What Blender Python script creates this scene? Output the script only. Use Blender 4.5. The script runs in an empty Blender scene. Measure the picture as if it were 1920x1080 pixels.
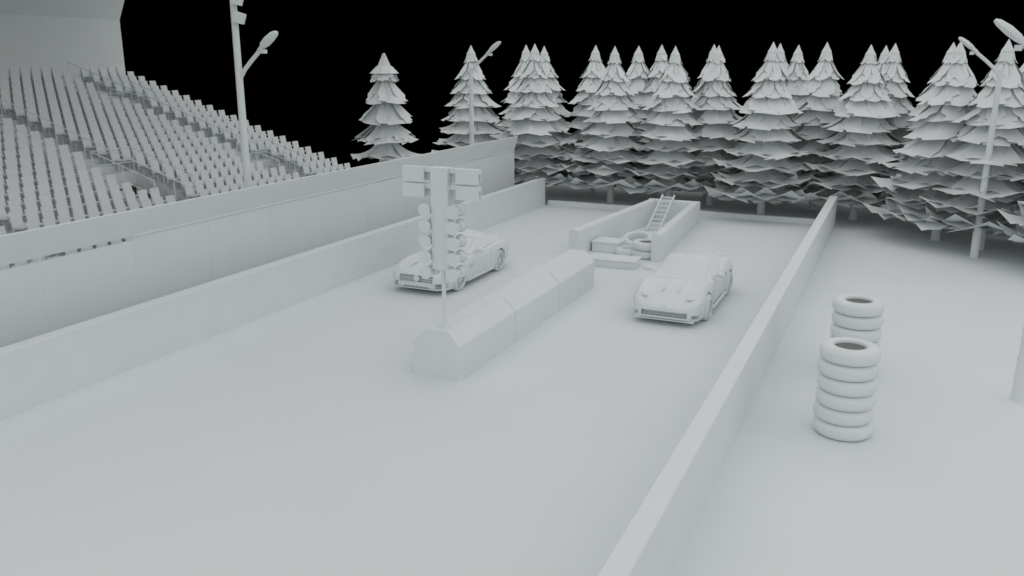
import bpy, bmesh, math, random
from mathutils import Vector, Matrix
R = math.radians
scene = bpy.context.scene
scene.view_settings.view_transform = 'Standard'
scene.view_settings.look = 'None'
scene.view_settings.exposure = 0

# ------------------------------------------------------------ materials
def clay(name, col=(0.765, 0.802, 0.802), rough=0.85, var=0.012, scale=1.5):
    m = bpy.data.materials.new(name); m.use_nodes = True
    nt = m.node_tree; b = nt.nodes["Principled BSDF"]
    b.inputs["Roughness"].default_value = rough
    b.inputs["Specular IOR Level"].default_value = 0.1
    tc = nt.nodes.new("ShaderNodeTexCoord"); no = nt.nodes.new("ShaderNodeTexNoise")
    no.inputs["Scale"].default_value = scale; no.inputs["Detail"].default_value = 4
    nt.links.new(tc.outputs["Object"], no.inputs["Vector"])
    rp = nt.nodes.new("ShaderNodeValToRGB")
    rp.color_ramp.elements[0].position = .3; rp.color_ramp.elements[1].position = .7
    rp.color_ramp.elements[0].color = tuple(c*(1-var) for c in col)+(1,)
    rp.color_ramp.elements[1].color = tuple(min(1, c*(1+var)) for c in col)+(1,)
    nt.links.new(no.outputs["Fac"], rp.inputs[0]); nt.links.new(rp.outputs[0], b.inputs["Base Color"])
    return m
M = clay("clay"); MG = clay("clay_ground", scale=.3)
MT = clay("clay_tree", (0.80, 0.835, 0.835))
MS = clay("clay_seat", (0.76, 0.795, 0.795))
MD = clay("clay_dark", (0.42, 0.44, 0.44))
MH = clay("clay_hole_shade", (0.19, 0.20, 0.20))  # dark albedo stands in for occlusion shade inside the tyre stacks

# ------------------------------------------------------------ helpers
def link(o, parent=None):
    bpy.context.collection.objects.link(o)
    if parent: o.parent = parent
    return o
def empty(name, loc=(0, 0, 0), rz=0):
    e = bpy.data.objects.new(name, None); e.location = loc; e.rotation_euler = (0, 0, rz)
    e.empty_display_size = .2
    return link(e)
def finish(bm, name, parent=None, mat=None, smooth=None, loc=None):
    me = bpy.data.meshes.new(name)
    bmesh.ops.recalc_face_normals(bm, faces=bm.faces) if smooth != 'raw' else None
    bm.to_mesh(me); bm.free()
    me.materials.append(mat or M)
    o = bpy.data.objects.new(name, me)
    if loc: o.location = loc
    link(o, parent)
    if isinstance(smooth, (int, float)) and smooth:
        for p in me.polygons: p.use_smooth = True
        me.set_sharp_from_angle(angle=R(smooth))
    return o
def box(bm, x0, x1, y0, y1, z0, z1):
    vs = [bm.verts.new(p) for p in [(x0,y0,z0),(x1,y0,z0),(x1,y1,z0),(x0,y1,z0),(x0,y0,z1),(x1,y0,z1),(x1,y1,z1),(x0,y1,z1)]]
    for f in [(3,2,1,0),(4,5,6,7),(0,1,5,4),(1,2,6,5),(2,3,7,6),(3,0,4,7)]: bm.faces.new([vs[i] for i in f])
    return vs
def bev(bm, w, seg=2):
    bmesh.ops.bevel(bm, geom=list(bm.edges), offset=w, segments=seg, profile=.5, affect='EDGES')
def bar(bm, a, b, r, r2=None, seg=8):
    a = Vector(a); b = Vector(b); d = b-a
    m = Matrix.Translation((a+b)/2) @ d.to_track_quat('Z', 'Y').to_matrix().to_4x4()
    bmesh.ops.create_cone(bm, cap_ends=True, segments=seg, radius1=r, radius2=r if r2 is None else r2, depth=d.length, matrix=m)
def obox(bm, c, size, rot=None):
    m = Matrix.Translation(c)
    if rot is not None: m = m @ rot.to_4x4()
    m = m @ Matrix.Diagonal((size[0], size[1], size[2], 1))
    bmesh.ops.create_cube(bm, size=1, matrix=m)
def ell(bm, c, rad, rot=None):
    m = Matrix.Translation(c)
    if rot is not None: m = m @ rot
    bmesh.ops.create_uvsphere(bm, u_segments=20, v_segments=12, radius=1, matrix=m @ Matrix.Diagonal((*rad, 1)))
def prism(bm, prof, y0, y1):
    a = [bm.verts.new((x, y0, z)) for x, z in prof]; b = [bm.verts.new((x, y1, z)) for x, z in prof]
    n = len(prof); bm.faces.new(a); bm.faces.new(b[::-1])
    for i in range(n): bm.faces.new([a[i], b[i], b[(i+1) % n], a[(i+1) % n]])

# ------------------------------------------------------------ ground
bm = bmesh.new(); v = [bm.verts.new(p) for p in [(-36,-12,0),(22,-12,0),(22,42.5,0),(-36,42.5,0)]]; bm.faces.new(v)
bmesh.ops.subdivide_edges(bm, edges=bm.edges, cuts=8, use_grid_fill=True)
finish(bm, "ground", mat=MG)

# ------------------------------------------------------------ walls
def wall(name, x0, x1, y0, y1, h):
    bm = bmesh.new(); box(bm, x0, x1, y0, y1, -.05, h); bev(bm, .012, 1)
    return finish(bm, name)
wall("track_wall", -14.85, -14.55, -8, 35.7, 1.24)
wall("track_wall", -2.42, -2.12, -8, 35.7, 1.22)
wall("kerb", -14.5, -2.45, 35.85, 36.1, .2)

for i in range(3):
    y0 = 14.55+i*2.8
    bm = bmesh.new()
    prism(bm, [(-8.87,-.02),(-7.78,-.02),(-7.78,.75),(-8.07,1.05),(-8.55,1.05),(-8.87,.75)], y0+.012, y0+2.8-.012)
    bev(bm, .012, 1)
    finish(bm, "concrete_barrier")

# fence -------------------------------------------------------
f = empty("spectator_fence")
bm = bmesh.new(); ys = [2.0+2.35*i for i in range(14)]; ys.append(34.8)
for i in range(len(ys)-1):
    a, b = ys[i]+.006, ys[i+1]-.006
    gap = .08 if b < 13.8 else (.03 if i in (9, 12) else .0)
    prism(bm, [(-15.74,0),(-15.70,0),(-15.70,2.52-gap),(-15.74,2.52-gap)], a, b)
    prism(bm, [(-15.74,2.53),(-15.70,2.53),(-15.52,3.11),(-15.56,3.13)], a, b)
finish(bm, "panels", f)
bm = bmesh.new()
for y in ys:
    bar(bm, (-15.71, y, 0), (-15.71, y, 2.53), .022)
    bar(bm, (-15.71, y, 2.53), (-15.53, y, 3.14), .022)
bar(bm, (-15.69, 13.75, 2.53), (-15.69, 34.8, 2.53), .02)
bar(bm, (-15.54, 2, 3.13), (-15.54, 34.8, 3.13), .025)
finish(bm, "posts", f, smooth=40)

# ------------------------------------------------------------ grandstand
g = empty("grandstand")
PITCH, RISE, N = .61, .189, 23
XT, YS, YE = -31.2, 5.0, 28.0
def rowx(i): return XT + PITCH*i
def rowz(i): return 5.36 - RISE*i
aisles = [8.1, 13.8, 19.5, 25.2]
voms = [(19.5, 14, 17), (25.2, 15, 17), (25.2, 4, 5)]
def invom(y, i):
    return any(abs(y-vy) < .85 and a <= i <= b for vy, a, b in voms)
bm = bmesh.new(); bs = bmesh.new()
cuts = [YS]
for a in aisles: cuts += [a-.75, a+.75]
cuts.append(YE)
for i in range(N):
    x = rowx(i); z = rowz(i)
    for k in range(len(cuts)-1):
        a, b = cuts[k], cuts[k+1]
        if invom((a+b)/2, i): continue
        box(bm, x-.02, x+PITCH, a, b, z-.45, z)
box(bm, rowx(N)-.02, rowx(N)+.1, YS, YE, 0, rowz(N-1)-.01)
box(bm, XT-.02, rowx(N), YE-.15, YE-.003, 0, .9)
for i in range(0, N, 2):
    box(bm, rowx(i), rowx(i)+PITCH*2, YE-.16, YE-.01, .9, rowz(i+1)-.2)
finish(bm, "terraces", g, MS)
for i in range(N):
    x = rowx(i); z = rowz(i); y = YS+.2
    while y < YE-.15:
        if all(abs(y-a) > .36 for a in aisles) and not invom(y, i):
            vs = box(bs, x+.05, x+.085, y-.16, y+.16, z+.22, z+.74)
            for v in vs[4:]: v.co.x -= .10
            vs = box(bs, x+.09, x+.46, y-.17, y+.17, z+.32, z+.36)
            for v in (vs[1], vs[2], vs[5], vs[6]): v.co.z += .03
            box(bs, x+.10, x+.16, y-.03, y+.03, z, z+.32)
        y += .45
finish(bs, "seats", g, MS)
bm = bmesh.new()
for a in aisles:
    for i in range(0, N, 2):
        if invom(a, i): continue
        p = (rowx(i)+.3, a-.3, rowz(i)); bar(bm, p, (p[0], p[1], p[2]+.95), .014, seg=6)
    pts = [(rowx(i)+.3, a-.3, rowz(i)+.95) for i in (0, N-1)]
    bar(bm, pts[0], pts[1], .02, seg=6)
for vy, a, b in voms:
    x0, x1, z0, z1 = rowx(a)-.05, rowx(b+1), rowz(a)+.0, rowz(b+1)
    for yy in (vy-.78, vy+.78):
        for h in (.95, .5):
            bar(bm, (x0, yy, z0+h), (x1, yy, z1+h), .016, seg=6)
        for t in (0, .5, 1): bar(bm, (x0+(x1-x0)*t, yy, z1-.2), (x0+(x1-x0)*t, yy, z0+(z1-z0)*t+.95), .016, seg=6)
    for zz in (.95, .5): bar(bm, (x0, vy-.78, z0+zz), (x0, vy+.78, z0+zz), .016, seg=6)
finish(bm, "handrails", g, M, smooth=40)
bm = bmesh.new()
for vy, a, b in voms:
    x0, x1 = rowx(a), rowx(b+1)
    for yy in (vy-.80, vy+.75): box(bm, x0, x1, yy, yy+.05, rowz(b)-2, rowz(b)-.1)
finish(bm, "opening_walls", g, MS)
bm = bmesh.new()
prism(bm, [(-31.6,0),(-31.24,0),(-31.24,8.05),(-30.0,10.4),(-17.5,12.6),(-17.5,12.9),(-30.2,10.75),(-31.6,8.2)], YS, YE)
finish(bm, "back_wall_and_roof", g, MS)

# ------------------------------------------------------------ street lamps
def lamp(x, y, s, extra=False):
    e = empty("street_lamp", (x, y, 0))
    bm = bmesh.new()
    top = 8.9 if extra else 6.1
    bar(bm, (0,0,0), (0,0,top), .12, .08, seg=20)
    bar(bm, (0,0,0), (0,0,.9), .135, .13, seg=20)
    finish(bm, "pole", e, smooth=40)
    bm = bmesh.new()
    pts = [(0,5.75),(s*.08,5.98),(s*.22,6.16),(s*.45,6.37),(s*.82,6.68)]
    for a, b in zip(pts, pts[1:]):
        bar(bm, (a[0],0,a[1]), (b[0],0,b[1]), .055, seg=12)
    for a in pts[1:-1]: bmesh.ops.create_uvsphere(bm, u_segments=12, v_segments=8, radius=.055, matrix=Matrix.Translation((a[0],0,a[1])))
    finish(bm, "arm", e, smooth=50)
    bm = bmesh.new()
    d = Vector((s*.62, 0, .50)).normalized(); n = Vector((-s*.50, 0, .62)).normalized()
    prof = [(-.05,.06,.05),(.05,.09,.07),(.16,.10,.08),(.24,.17,.10),(.45,.19,.11),(.66,.16,.08),(.74,.09,.04)]
    o = Vector((s*.74, 0, 6.62)); rings = []
    for t, w, h in prof:
        ring = []
        for k in range(10):
            an = 2*math.pi*k/10
            ring.append(bm.verts.new(o+d*t+Vector((0,1,0))*w*math.cos(an)+n*h*(math.sin(an) if math.sin(an) > 0 else .6*math.sin(an))))
        rings.append(ring)
    for a, b in zip(rings, rings[1:]):
        for k in range(10): bm.faces.new([a[k], a[(k+1)%10], b[(k+1)%10], b[k]])
    bm.faces.new(rings[0]); bm.faces.new(rings[-1])
    obox(bm, o+d*.10-n*.10, (.12,.12,.1)); 
    finish(bm, "lamp_head", e, smooth=35)
    if extra:
        bm = bmesh.new()
        rot = Matrix.Rotation(R(20), 3, 'Z') @ Matrix.Rotation(R(18), 3, 'Y')
        for zz, sx in ((7.45, .26), (7.9, .22), (8.4, .26)):
            obox(bm, (.2, -.05, zz), (sx, .22, .26), rot)
            bar(bm, (0,0,zz-.1), (.2,-.05,zz-.1), .03)
            bar(bm, (0,0,zz+.1), (.2,-.05,zz+.1), .03)
        finish(bm, "floodlights", e)
lamp(2.57, 31.87, -1); lamp(2.57, 18.17, -1)
lamp(-16.3, 31.87, 1); lamp(-16.17, 18.17, 1, True)

# ------------------------------------------------------------ tyres
def tyre_ring(bm, mtx, ro=.5, ri=.27, h=.27):
    k_ = ro/.5
    prof = [(ri,.02),(ri+.015,.004),(ro-.10*k_,0),(ro-.05*k_,.015),(ro-.015*k_,.05),(ro,.09),(ro,h-.09),(ro-.015*k_,h-.05),(ro-.05*k_,h-.015),(ro-.10*k_,h),(ri+.015,h-.004),(ri,h-.02)]
    n = 44; rings = []
    for k in range(n):
        a = 2*math.pi*k/n
        rings.append([bm.verts.new(mtx @ Vector((r*math.cos(a), r*math.sin(a), z))) for r, z in prof])
    m = len(prof)
    for k in range(n):
        A, B = rings[k], rings[(k+1) % n]
        for j in range(m): bm.faces.new([A[j], B[j], B[(j+1) % m], A[(j+1) % m]])
def stack(x, y, n, name="tyre_stack"):
    random.seed(int(abs(y)*10)); e = empty(name, (x, y, 0))
    for i in range(n):
        bm = bmesh.new(); tyre_ring(bm, Matrix.Translation((random.uniform(-.012,.012), random.uniform(-.012,.012), i*.273)))
        finish(bm, "tyre_part", e, smooth=50)
    bm = bmesh.new(); bar(bm, (0,0,.02), (0,0,n*.273-.055), .255, seg=32); finish(bm, "hole_shade_plug", e, MH, smooth=40)  # added dark plug, paints the shade inside the tyre holes
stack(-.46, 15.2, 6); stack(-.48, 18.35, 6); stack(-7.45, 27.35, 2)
bm = bmesh.new(); tyre_ring(bm, Matrix.Translation((-8.15,27.45,0)) , .42, .24, .24); finish(bm, "tyre", smooth=50)
bm = bmesh.new(); tyre_ring(bm, Matrix.Translation((-8.35,29.4,.0)) @ Matrix.Rotation(R(14),4,'X'), .60, .36, .26); finish(bm, "tyre", smooth=50)

# ------------------------------------------------------------ enclosure
def segwall(bm, a, b, w, h):
    a = Vector((*a,0)); b = Vector((*b,0)); d = (b-a).normalized(); n = Vector((-d.y, d.x, 0))*w/2
    r = .07; pr = [(-1,0),(1,0),(1,h-r),(1-r/w*2*.35,h-r*.3),(1-r/w*2,h),(-1+r/w*2,h),(-1+r/w*2*.35,h-r*.3),(-1,h-r)]
    A = [bm.verts.new(a+n*s+Vector((0,0,z))) for s, z in pr]; B = [bm.verts.new(b+n*s+Vector((0,0,z))) for s, z in pr]
    bm.faces.new(A); bm.faces.new(B[::-1]); k = len(pr)
    for i in range(k): bm.faces.new([A[i], B[i], B[(i+1)%k], A[(i+1)%k]])
e = empty("concrete_enclosure")
for nm, a, b, w, h in [("wall_side_1",(-9.75,26.45),(-9.1,33.9),.32,.9),("wall_side_2",(-6.98,26.75),(-7.35,33.9),.32,.9),("wall_back",(-9.26,34.06),(-7.19,34.06),.3,.893)]:
    bm = bmesh.new(); segwall(bm, a, b, w, h); finish(bm, nm, e, smooth=45)
def crate(x0, x1, y0, y1, h, rz):
    bm = bmesh.new(); cx, cy = (x0+x1)/2, (y0+y1)/2
    box(bm, x0-cx, x1-cx, y0-cy, y1-cy, 0, h*.8); box(bm, x0-cx-.02, x1-cx+.02, y0-cy-.02, y1-cy+.02, h*.8+.002, h); bev(bm, .012, 1)
    o = finish(bm, "storage_box", loc=(cx, cy, 0)); o.rotation_euler.z = rz
crate(-9.4,-8.45,27.4,28.15,.38,R(-3)); crate(-8.85,-7.3,25.35,26.15,.26,R(3))
e = empty("ladder"); bm = bmesh.new()
A, B = Vector((-8.42,31.7,.03)), Vector((-8.46,33.95,1.08)); 
for s in (-.24,.24):
    c = (A+B)/2+Vector((s,0,0)); d = B-A; obox(bm, c, (.06,d.length,.09), Matrix.Rotation(math.atan2(d.z,d.y),3,'X'))
finish(bm, "rails", e); bm = bmesh.new()
for i in range(8):
    p = A.lerp(B, (i+.5)/8); bar(bm, p+Vector((-.24,0,0)), p+Vector((.24,0,0)), .035)
finish(bm, "rungs", e, smooth=40)

# ------------------------------------------------------------ starting lights
e = empty("drag_race_starting_lights", (-8.28, 14.85, 1.05))
bm = bmesh.new(); bar(bm, (0,0,0), (0,0,1.3), .045, seg=16); bar(bm, (0,0,0), (0,0,.03), .13, seg=20); finish(bm, "pole", e, smooth=40)
bm = bmesh.new(); box(bm, -.19,.19,-.12,.12,1.22,3.29); finish(bm, "column", e)
bm = bmesh.new()
for s in (-1, 1):
    for i in range(5):
        z = 2.44-i*.32
        for fy in (-1, 1):
            c = Vector((s*.31, fy*.06, z))
            bar(bm, c, c+Vector((0,fy*.12,0)), .10, .12, seg=20)
            bar(bm, c+Vector((0,fy*.121,0)), c+Vector((0,fy*.145,0)), .135, seg=20)
        bar(bm, (s*.19,0,z),(s*.31,0,z), .035); obox(bm, (s*.31,0,z), (.14,.12,.14))
finish(bm, "lamps", e, smooth=40)
bm = bmesh.new()
for s in (-1, 1):
    for z0, z1 in ((2.68,2.96),(3.0,3.29)):
        a, b = sorted((s*.195, s*.85)); box(bm, a, b, -.04, .05, z1-.10, z1)
        a, b = sorted((s*.36, s*.85)); box(bm, a, b, -.09, -.041, z0, z1-.002)
        a, b = sorted((s*.195, s*.84)); box(bm, a, b, .052, .09, z0+.02, z1-.01)
finish(bm, "sign_panels", e)

# ------------------------------------------------------------ pine trees
def pine_mesh(name, seed, n=10, H=7.05, R0=2.6, zb=1.0, rt=.34, petals=(7, 8), dome=False):
    rnd = random.Random(seed); bm = bmesh.new()
    bar(bm, (0,0,-.05), (0,0,H-.4), .17, .04, seg=10)
    for i in range(n):
        t = i/(n-1)
        ztip = H-.66-(H-.66-zb)*(t**.93)
        r = rt+(R0-rt)*(t**.76)
        if dome: r = max(.62, r)
        cnt = rnd.randint(*petals)+(1 if t > .6 else 0)
        ph = rnd.uniform(0, 6.28)
        sl = 1.20*(1-t)**1.4+.27
        for sub in (0, 1):
          for k in range(cnt):
            an = ph+2*math.pi*(k+.5*sub)/cnt+rnd.uniform(-.10,.10)
            L = r*rnd.uniform(.86, 1.12)*(1-.20*sub); w = L*math.pi/cnt*rnd.uniform(1.05,1.25)
            drop = sl*r*1.0+.12
            z0 = ztip+sl*r*.95+.12+rnd.uniform(-.035,.035)+.03*sub; up = .20*r*t*rnd.uniform(.6,1.2)
            ca, sa = math.cos(an), math.sin(an)
            prof = [(.02,.15),(.28,.60),(.48,1.0),(.60,.88),(.68,.98),(.77,.60),(.85,.64),(1.0,0.0)]
            cl, lf, rg = [], [], []
            tw = rnd.uniform(-.08,.08)
            for s, ww in prof:
                zz = z0-drop*(s**.85)*1.12+up*s**3-.08*r*math.sin(math.pi*s)
                def P(off, dz):
                    x = L*s; return bm.verts.new((x*ca-off*sa, x*sa+off*ca, zz+dz))
                cl.append(P(0,0))
                if ww > 0:
                    h1 = ww*w*rnd.uniform(.85,1.12); h2 = ww*w*rnd.uniform(.85,1.12)
                    lf.append(P(h1, (-.26+tw)*h1)); rg.append(P(-h2, (-.26-tw)*h2))
            for j in range(len(prof)-1):
                if j < len(prof)-2:
                    bm.faces.new([cl[j], cl[j+1], lf[j+1], lf[j]]); bm.faces.new([cl[j+1], cl[j], rg[j], rg[j+1]])
                else:
                    bm.faces.new([cl[j], cl[j+1], lf[j]]); bm.faces.new([cl[j+1], cl[j], rg[j]])
    if dome:
        bmesh.ops.create_cone(bm, cap_ends=False, segments=9, radius1=.62, radius2=.34, depth=.28, matrix=Matrix.Translation((0,0,H-.36)))
        bmesh.ops.create_cone(bm, cap_ends=False, segments=9, radius1=.34, radius2=.05, depth=.12, matrix=Matrix.Translation((0,0,H-.16)))
        bar(bm, (0,0,H-.15), (0,0,H+.05), .02)
    else:
        bmesh.ops.create_cone(bm, cap_ends=False, segments=7, radius1=.30, radius2=.18, depth=.4, matrix=Matrix.Translation((0,0,H-.50)))
        bmesh.ops.create_cone(bm, cap_ends=False, segments=7, radius1=.22, radius2=.08, depth=.24, matrix=Matrix.Translation((0,0,H-.26)))
        bmesh.ops.create_cone(bm, cap_ends=True, segments=7, radius1=.11, radius2=.01, depth=.20, matrix=Matrix.Translation((0,0,H-.085)))
    me = bpy.data.meshes.new(name); bm.to_mesh(me); bm.free(); me.materials.append(MT); return me
meshes = [pine_mesh("pine_mesh", 11), pine_mesh("pine_mesh", 23), pine_mesh("pine_mesh", 37), pine_mesh("pine_mesh", 51)]
trees = [(-18.4,36),(-15.75,37.2),(-17.4,40),(-16.85,41),(-13.96,40.5),(-12.1,37.7),(-11.97,41),(-10.85,41),(-9.4,37.8),(-8.4,41),(-7.75,38.85),
         (-5.2,37),(-5.46,41),(-4.67,41),(-3.36,39.5),(-1.56,37.7),(-1.1,41),(-.72,39.5),(1.35,38),(1.45,34.5),(2.8,33.3),(4.9,33.5),(5.4,30.6),(4.2,38.5),(7.4,34.5),(8,39)]
random.seed(9)
for i, (x, y) in enumerate(trees):
    o = bpy.data.objects.new("pine_tree", meshes[i % 4]); o.location = (x, y, 0)
    s = random.uniform(.985, 1.01); o.scale = (s*random.uniform(.95,1.04),)*2+(s,); o.rotation_euler.z = random.uniform(0, 6.28); link(o)
dm = pine_mesh("pine_mesh", 77, n=7, H=6.35, R0=1.85, zb=1.0, rt=.6, petals=(5, 6), dome=True)
o = bpy.data.objects.new("pine_tree", dm); o.location = (-20.0, 31.2, 0); link(o)

# ------------------------------------------------------------ cars
def interp(tab, y):
    for i in range(len(tab)-1):
        if y <= tab[i+1][0] or i == len(tab)-2:
            p1, p2 = tab[i], tab[i+1]; p0 = tab[max(i-1,0)]; p3 = tab[min(i+2,len(tab)-1)]
            h = p2[0]-p1[0]; t = min(1, max(0, (y-p1[0])/h)); out = []
            for c in range(1, len(p1)):
                m1 = (p2[c]-p0[c])/max(1e-6, p2[0]-p0[0])*h; m2 = (p3[c]-p1[c])/max(1e-6, p3[0]-p1[0])*h
                out.append((2*t**3-3*t*t+1)*p1[c]+(t**3-2*t*t+t)*m1+(-2*t**3+3*t*t)*p2[c]+(t**3-t*t)*m2)
            return out
def loft(bm, ys, sec):
    rows = []
    for y in ys:
        hp = sec(y); full = [(-x, z) for x, z in hp[::-1] if x > 1e-6]
        pts = hp + full
        rows.append([bm.verts.new((x, y, z)) for x, z in pts])
    n = len(rows[0])
    for a, b in zip(rows, rows[1:]):
        for k in range(n): bm.faces.new([a[k], a[(k+1)%n], b[(k+1)%n], b[k]])
    bm.faces.new(rows[0]); bm.faces.new(rows[-1][::-1]); return rows
def apply_mods(o):
    dg = bpy.context.evaluated_depsgraph_get(); dg.update()
    me = bpy.data.meshes.new_from_object(o.evaluated_get(dg)); o.modifiers.clear(); o.data = me
def car(loc, spec):
    root = empty("sports_car", loc)
    L = spec['len']; body = spec['body']
    ys = [L*(.5-.5*math.cos(math.pi*i/46)) for i in range(47)]
    def sec(y):
        hw, zc, zs, zb, fb = interp(body, y)
        return [(0,zc),(.18*hw,zc+.002),(.38*hw,zc-.004),(.58*hw,zc+(zs-zc)*.35),(.74*hw,zc+(zs-zc)*.6+fb*.6),(.86*hw,zs+fb),(.94*hw,zs+fb*.5-.03),(.985*hw,zs-.12),
                (1.0*hw,zs-.22 if zs-.22>zb+.2 else (zs+zb)/2),(.985*hw,zb+.2 if zb+.2 < zs-.24 else zb+.1),(.965*hw,zb+.07),(.93*hw,zb+.01),(.85*hw,zb),(0,zb)]
    bm = bmesh.new(); loft(bm, ys, sec)
    o = finish(bm, "body", root, smooth=180)
    cutters = []
    def cutter(fn):
        b = bmesh.new(); fn(b); c = finish(b, "cut", root); cutters.append(c)
        m = o.modifiers.new("b", 'BOOLEAN'); m.operation = 'DIFFERENCE'; m.object = c; m.solver = 'EXACT'
    for ay in spec['axles']:
        for s in (-1, 1):
            cutter(lambda b: bar(b, (s*.60, ay, .345), (s*1.2, ay, .345), .385, seg=36))
    for c0, sz in spec['cuts']:
        cutter(lambda b: obox(b, c0, sz))
    bpy.context.view_layer.update(); apply_mods(o)
    for c in cutters: bpy.data.objects.remove(c, do_unlink=True)
    for p in o.data.polygons: p.use_smooth = True
    o.data.set_sharp_from_angle(angle=R(32))
    gt = spec['green']; g0, g1 = gt[0][0], gt[-1][0]
    ys = [g0+(g1-g0)*i/26 for i in range(27)]
    bm = bmesh.new()
    def gsec(y):
        hb, ht, z0, z1 = interp(gt, y); z1 = max(z1, z0+.01); d = z1-z0
        return [(0,z1),(.5*ht,z1-.012*min(1,d*5)),(.82*ht,z1-.035*min(1,d*5)),(ht,z1-.09*min(1,d/.3)),(ht+(hb-ht)*.5,z0+d*.42),(hb,z0),(hb,z0-.12),(0,z0-.12)]
    rows = loft(bm, ys, gsec)
    bmesh.ops.recalc_face_normals(bm, faces=bm.faces); bm.normal_update()
    bm.faces.ensure_lookup_table()
    y_a, y_b, y_c, y_d = spec['win']
    def reg(fn):
        fs = [f for f in bm.faces if len(f.verts) == 4 and fn(f.calc_center_median(), f)]
        if fs: bmesh.ops.inset_region(bm, faces=fs, thickness=.02, depth=-spec['inset'])
    sidef = lambda s: (lambda c, f: s*f.normal.x > .45 and c.z > spec['belt'] and y_c < c.y < y_d)
    reg(lambda c, f: f.normal.z > .3 and c.y < y_a and abs(c.x) < interp(gt, c.y)[1]*.97 and c.z > .5 and abs(f.normal.x) < .45)
    reg(sidef(1)); reg(sidef(-1))
    reg(lambda c, f: f.normal.z > .3 and c.y > y_b and c.y < g1-.25 and abs(f.normal.x) < .35)
    finish(bm, "cabin", root, smooth=28)
    for ay in spec['axles']:
        for s in (-1, 1):
            w = empty("wheel"); w.parent = root; w.location = (s*(spec['track']), ay, .34)
            bm = bmesh.new()
            mt = Matrix.Rotation(R(90), 4, 'Y') @ Matrix.Translation((0,0,-.13))
            tyre_ring(bm, mt, .34, .25, .26); finish(bm, "tyre", w, smooth=50)
            bm = bmesh.new()
            bar(bm, (s*.02-.01,0,0), (s*.02+.01,0,0), .248, seg=32)
            finish(bm, "brake_disc", w, MD, smooth=40)
            bm = bmesh.new()
            for k in range(spec['spokes']):
                an = 2*math.pi*k/spec['spokes']
                rot = Matrix.Rotation(an, 3, 'X'); obox(bm, rot @ Vector((s*.095,0,.145)), (.035, spec['spw'], .21), rot)
            bar(bm, (s*.06,0,0), (s*.125,0,0), .055, seg=16)
            tyre_ring(bm, Matrix.Rotation(R(90),4,'Y') @ Matrix.Translation((0,0,(.07 if s>0 else -.12))), .248, .205, .05)
            finish(bm, "rim", w, smooth=40)
    for s in (-1, 1):
        bm = bmesh.new(); mx, my, mz = spec['mirror']
        ell(bm, (s*mx,my,mz), (.13,.075,.075))
        bar(bm, (s*(mx-.2),my+.03,mz-.07), (s*(mx-.03),my,mz-.02), .022)
        finish(bm, "mirror", root, smooth=60)
    bm = bmesh.new(); spec['details'](bm, sec); finish(bm, "trim", root, smooth=40)
    return root
RX = lambda a: Matrix.Rotation(R(a), 4, 'X')
RZ = lambda a: Matrix.Rotation(R(a), 4, 'Z')
def coupe_trim_a(bm, sec):
    for z in (.40,.46,.52): obox(bm, (0,.12,z), (1.0,.02,.014))
    for k in range(-7,8): obox(bm, (k*.07,.125,.46), (.01,.012,.17))
    bar(bm, (0,.03,.47), (0,.07,.47), .095, seg=24)
    obox(bm, (0,.085,.47), (1.0,.02,.022))
    obox(bm, (0,.025,.31), (.50,.015,.11))
    obox(bm, (0,.09,.185), (1.4,.16,.02)); 
    for s in (-1,1):
        obox(bm, (s*.70,.22,.26), (.30,.10,.015), RZ(s*35)); obox(bm, (s*.70,.24,.33), (.28,.10,.015), RZ(s*35))
        ell(bm, (s*.71,.31,.66), (.20,.10,.045), RZ(s*42) @ RX(28))
        obox(bm, (s*.935,1.62,.63), (.02,.22,.02)); obox(bm, (s*.935,1.62,.57), (.02,.22,.02))
        obox(bm, (s*.935,2.75,.70), (.03,.2,.02))
        obox(bm, (s*.93,2.25,.2), (.06,1.7,.05))
        ell(bm, (s*.28,1.0,.86), (.05,.75,.05), RX(4))
def coupe_trim_b(bm, sec):
    for z in (.27,.33): obox(bm, (0,.10,z), (1.05,.03,.015))
    for k in range(-4,5): obox(bm, (k*.125,.10,.30), (.015,.03,.13))
    obox(bm, (0,.10,.15), (1.5,.2,.02))
    ell(bm, (0,.05,.50), (.07,.02,.035))
    for s in (-1,1):
        ell(bm, (s*.66,.44,.665), (.25,.075,.035), RZ(s*50) @ RX(16))
        obox(bm, (s*.93,2.3,.19), (.06,1.7,.05))
        ell(bm, (s*.20,1.05,.80), (.035,.5,.035), RX(6))
    obox(bm, (0,4.42,.935), (1.3,.12,.025))
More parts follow.
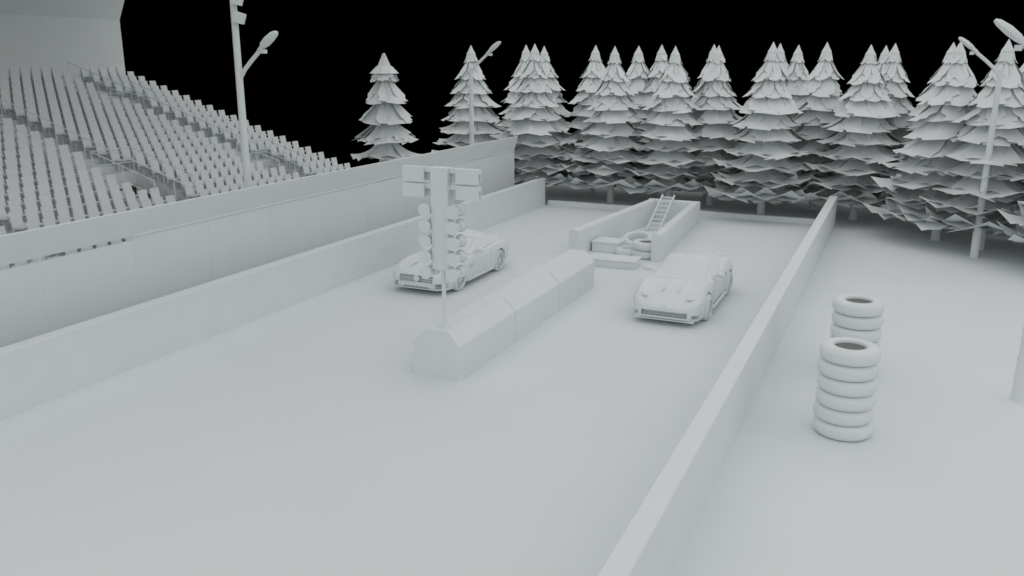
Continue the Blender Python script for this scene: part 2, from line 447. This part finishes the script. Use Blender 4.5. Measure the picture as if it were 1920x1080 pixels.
CAR_A = dict(len=4.54, axles=(.91,3.55), track=.83, spokes=10, spw=.032, belt=.96, win=(2.42,2.95,2.05,3.75), mirror=(1.0,2.05,.97), details=coupe_trim_a, inset=.02,
  body=[(0,.60,.52,.48,.24,0),(.07,.76,.60,.56,.18,0),(.22,.88,.68,.64,.14,.01),(.5,.94,.78,.72,.13,.02),(.91,.965,.85,.78,.13,.045),(1.4,.945,.90,.83,.13,.02),(1.9,.93,.945,.86,.13,0),
        (2.6,.935,.96,.88,.13,0),(3.1,.95,.96,.90,.13,.01),(3.55,.975,.95,.90,.14,.03),(4.0,.95,.93,.88,.18,.02),(4.35,.88,.88,.82,.28,0),(4.54,.76,.78,.72,.36,0)],
  green=[(1.72,.80,.74,.90,.905),(2.1,.82,.66,.93,1.13),(2.5,.82,.60,.94,1.32),(2.8,.82,.60,.945,1.36),(3.2,.81,.59,.95,1.33),(3.7,.78,.56,.945,1.17),(4.15,.70,.52,.93,.98),(4.3,.66,.5,.90,.905)],
  cuts=[((0,0,.46),(1.08,.30,.20)),((.74,.10,.29),(.32,.42,.15)),((-.74,.10,.29),(.32,.42,.15)),((0,0,.23),(.8,.2,.06)),
        ((.97,1.86,.55),(.10,.02,.62)),((.97,2.95,.58),(.10,.02,.6)),((.97,2.4,.27),(.10,1.1,.018)),((.97,1.62,.60),(.10,.24,.12)),
        ((-.97,1.86,.55),(.10,.02,.62)),((-.97,2.95,.58),(.10,.02,.6)),((0,1.66,.93),(1.5,.02,.10))])
CAR_B = dict(len=4.5, axles=(.95,3.65), track=.82, spokes=5, spw=.06, belt=.93, win=(2.35,2.9,1.95,3.5), mirror=(.99,1.98,.95), details=coupe_trim_b, inset=.008,
  body=[(0,.50,.46,.43,.20,0),(.07,.70,.52,.50,.16,0),(.22,.83,.59,.57,.13,.01),(.5,.91,.68,.66,.12,.05),(.95,.935,.79,.74,.12,.11),(1.4,.915,.85,.78,.12,.09),(1.8,.90,.89,.81,.12,.04),
        (2.5,.90,.92,.84,.12,.02),(3.1,.925,.94,.87,.13,.05),(3.65,.945,.93,.87,.14,.10),(4.1,.92,.93,.88,.20,.06),(4.4,.85,.93,.88,.28,.02),(4.5,.80,.86,.82,.34,0)],
  green=[(1.60,.78,.70,.84,.85),(2.0,.80,.62,.87,1.05),(2.4,.80,.56,.89,1.20),(2.75,.80,.56,.90,1.235),(3.2,.77,.54,.91,1.19),(3.7,.70,.48,.92,1.06),(4.15,.60,.44,.91,.95),(4.3,.55,.4,.88,.89)],
  cuts=[((0,0,.30),(1.15,.34,.14)),((.78,.12,.26),(.22,.4,.10)),((-.78,.12,.26),(.22,.4,.10)),
        ((.93,1.80,.52),(.10,.02,.6)),((.93,2.95,.56),(.10,.02,.58)),((.93,1.55,.50),(.12,.12,.26)),((.93,3.15,.72),(.12,.2,.10)),
        ((-.93,1.80,.52),(.10,.02,.6)),((-.93,1.55,.50),(.12,.12,.26)),((0,1.52,.87),(1.4,.02,.10))])
car((-12.05, 20.0, 0), CAR_A)
car((-4.97, 20.03, 0), CAR_B)

# ------------------------------------------------------------ light / world / camera
w = bpy.data.worlds.new("World"); scene.world = w; w.use_nodes = True
w.node_tree.nodes["Background"].inputs[0].default_value = (0,0,0,1)
w.node_tree.nodes["Background"].inputs[1].default_value = 0
sun = bpy.data.lights.new("sun", 'SUN'); sun.energy = 2.25; sun.angle = R(175); sun.color = (1,.995,1)
so = bpy.data.objects.new("sun", sun); so.rotation_euler = (0,0,0); so.location = (0,0,30); link(so)
cam = bpy.data.cameras.new("camera"); cam.lens = 30; cam.sensor_width = 36; cam.clip_end = 300; cam.clip_start = .1
co = bpy.data.objects.new("camera", cam); co.location = (0,0,6.4); co.rotation_euler = (R(90-14.976), 0, R(24.42)); link(co)
scene.camera = co
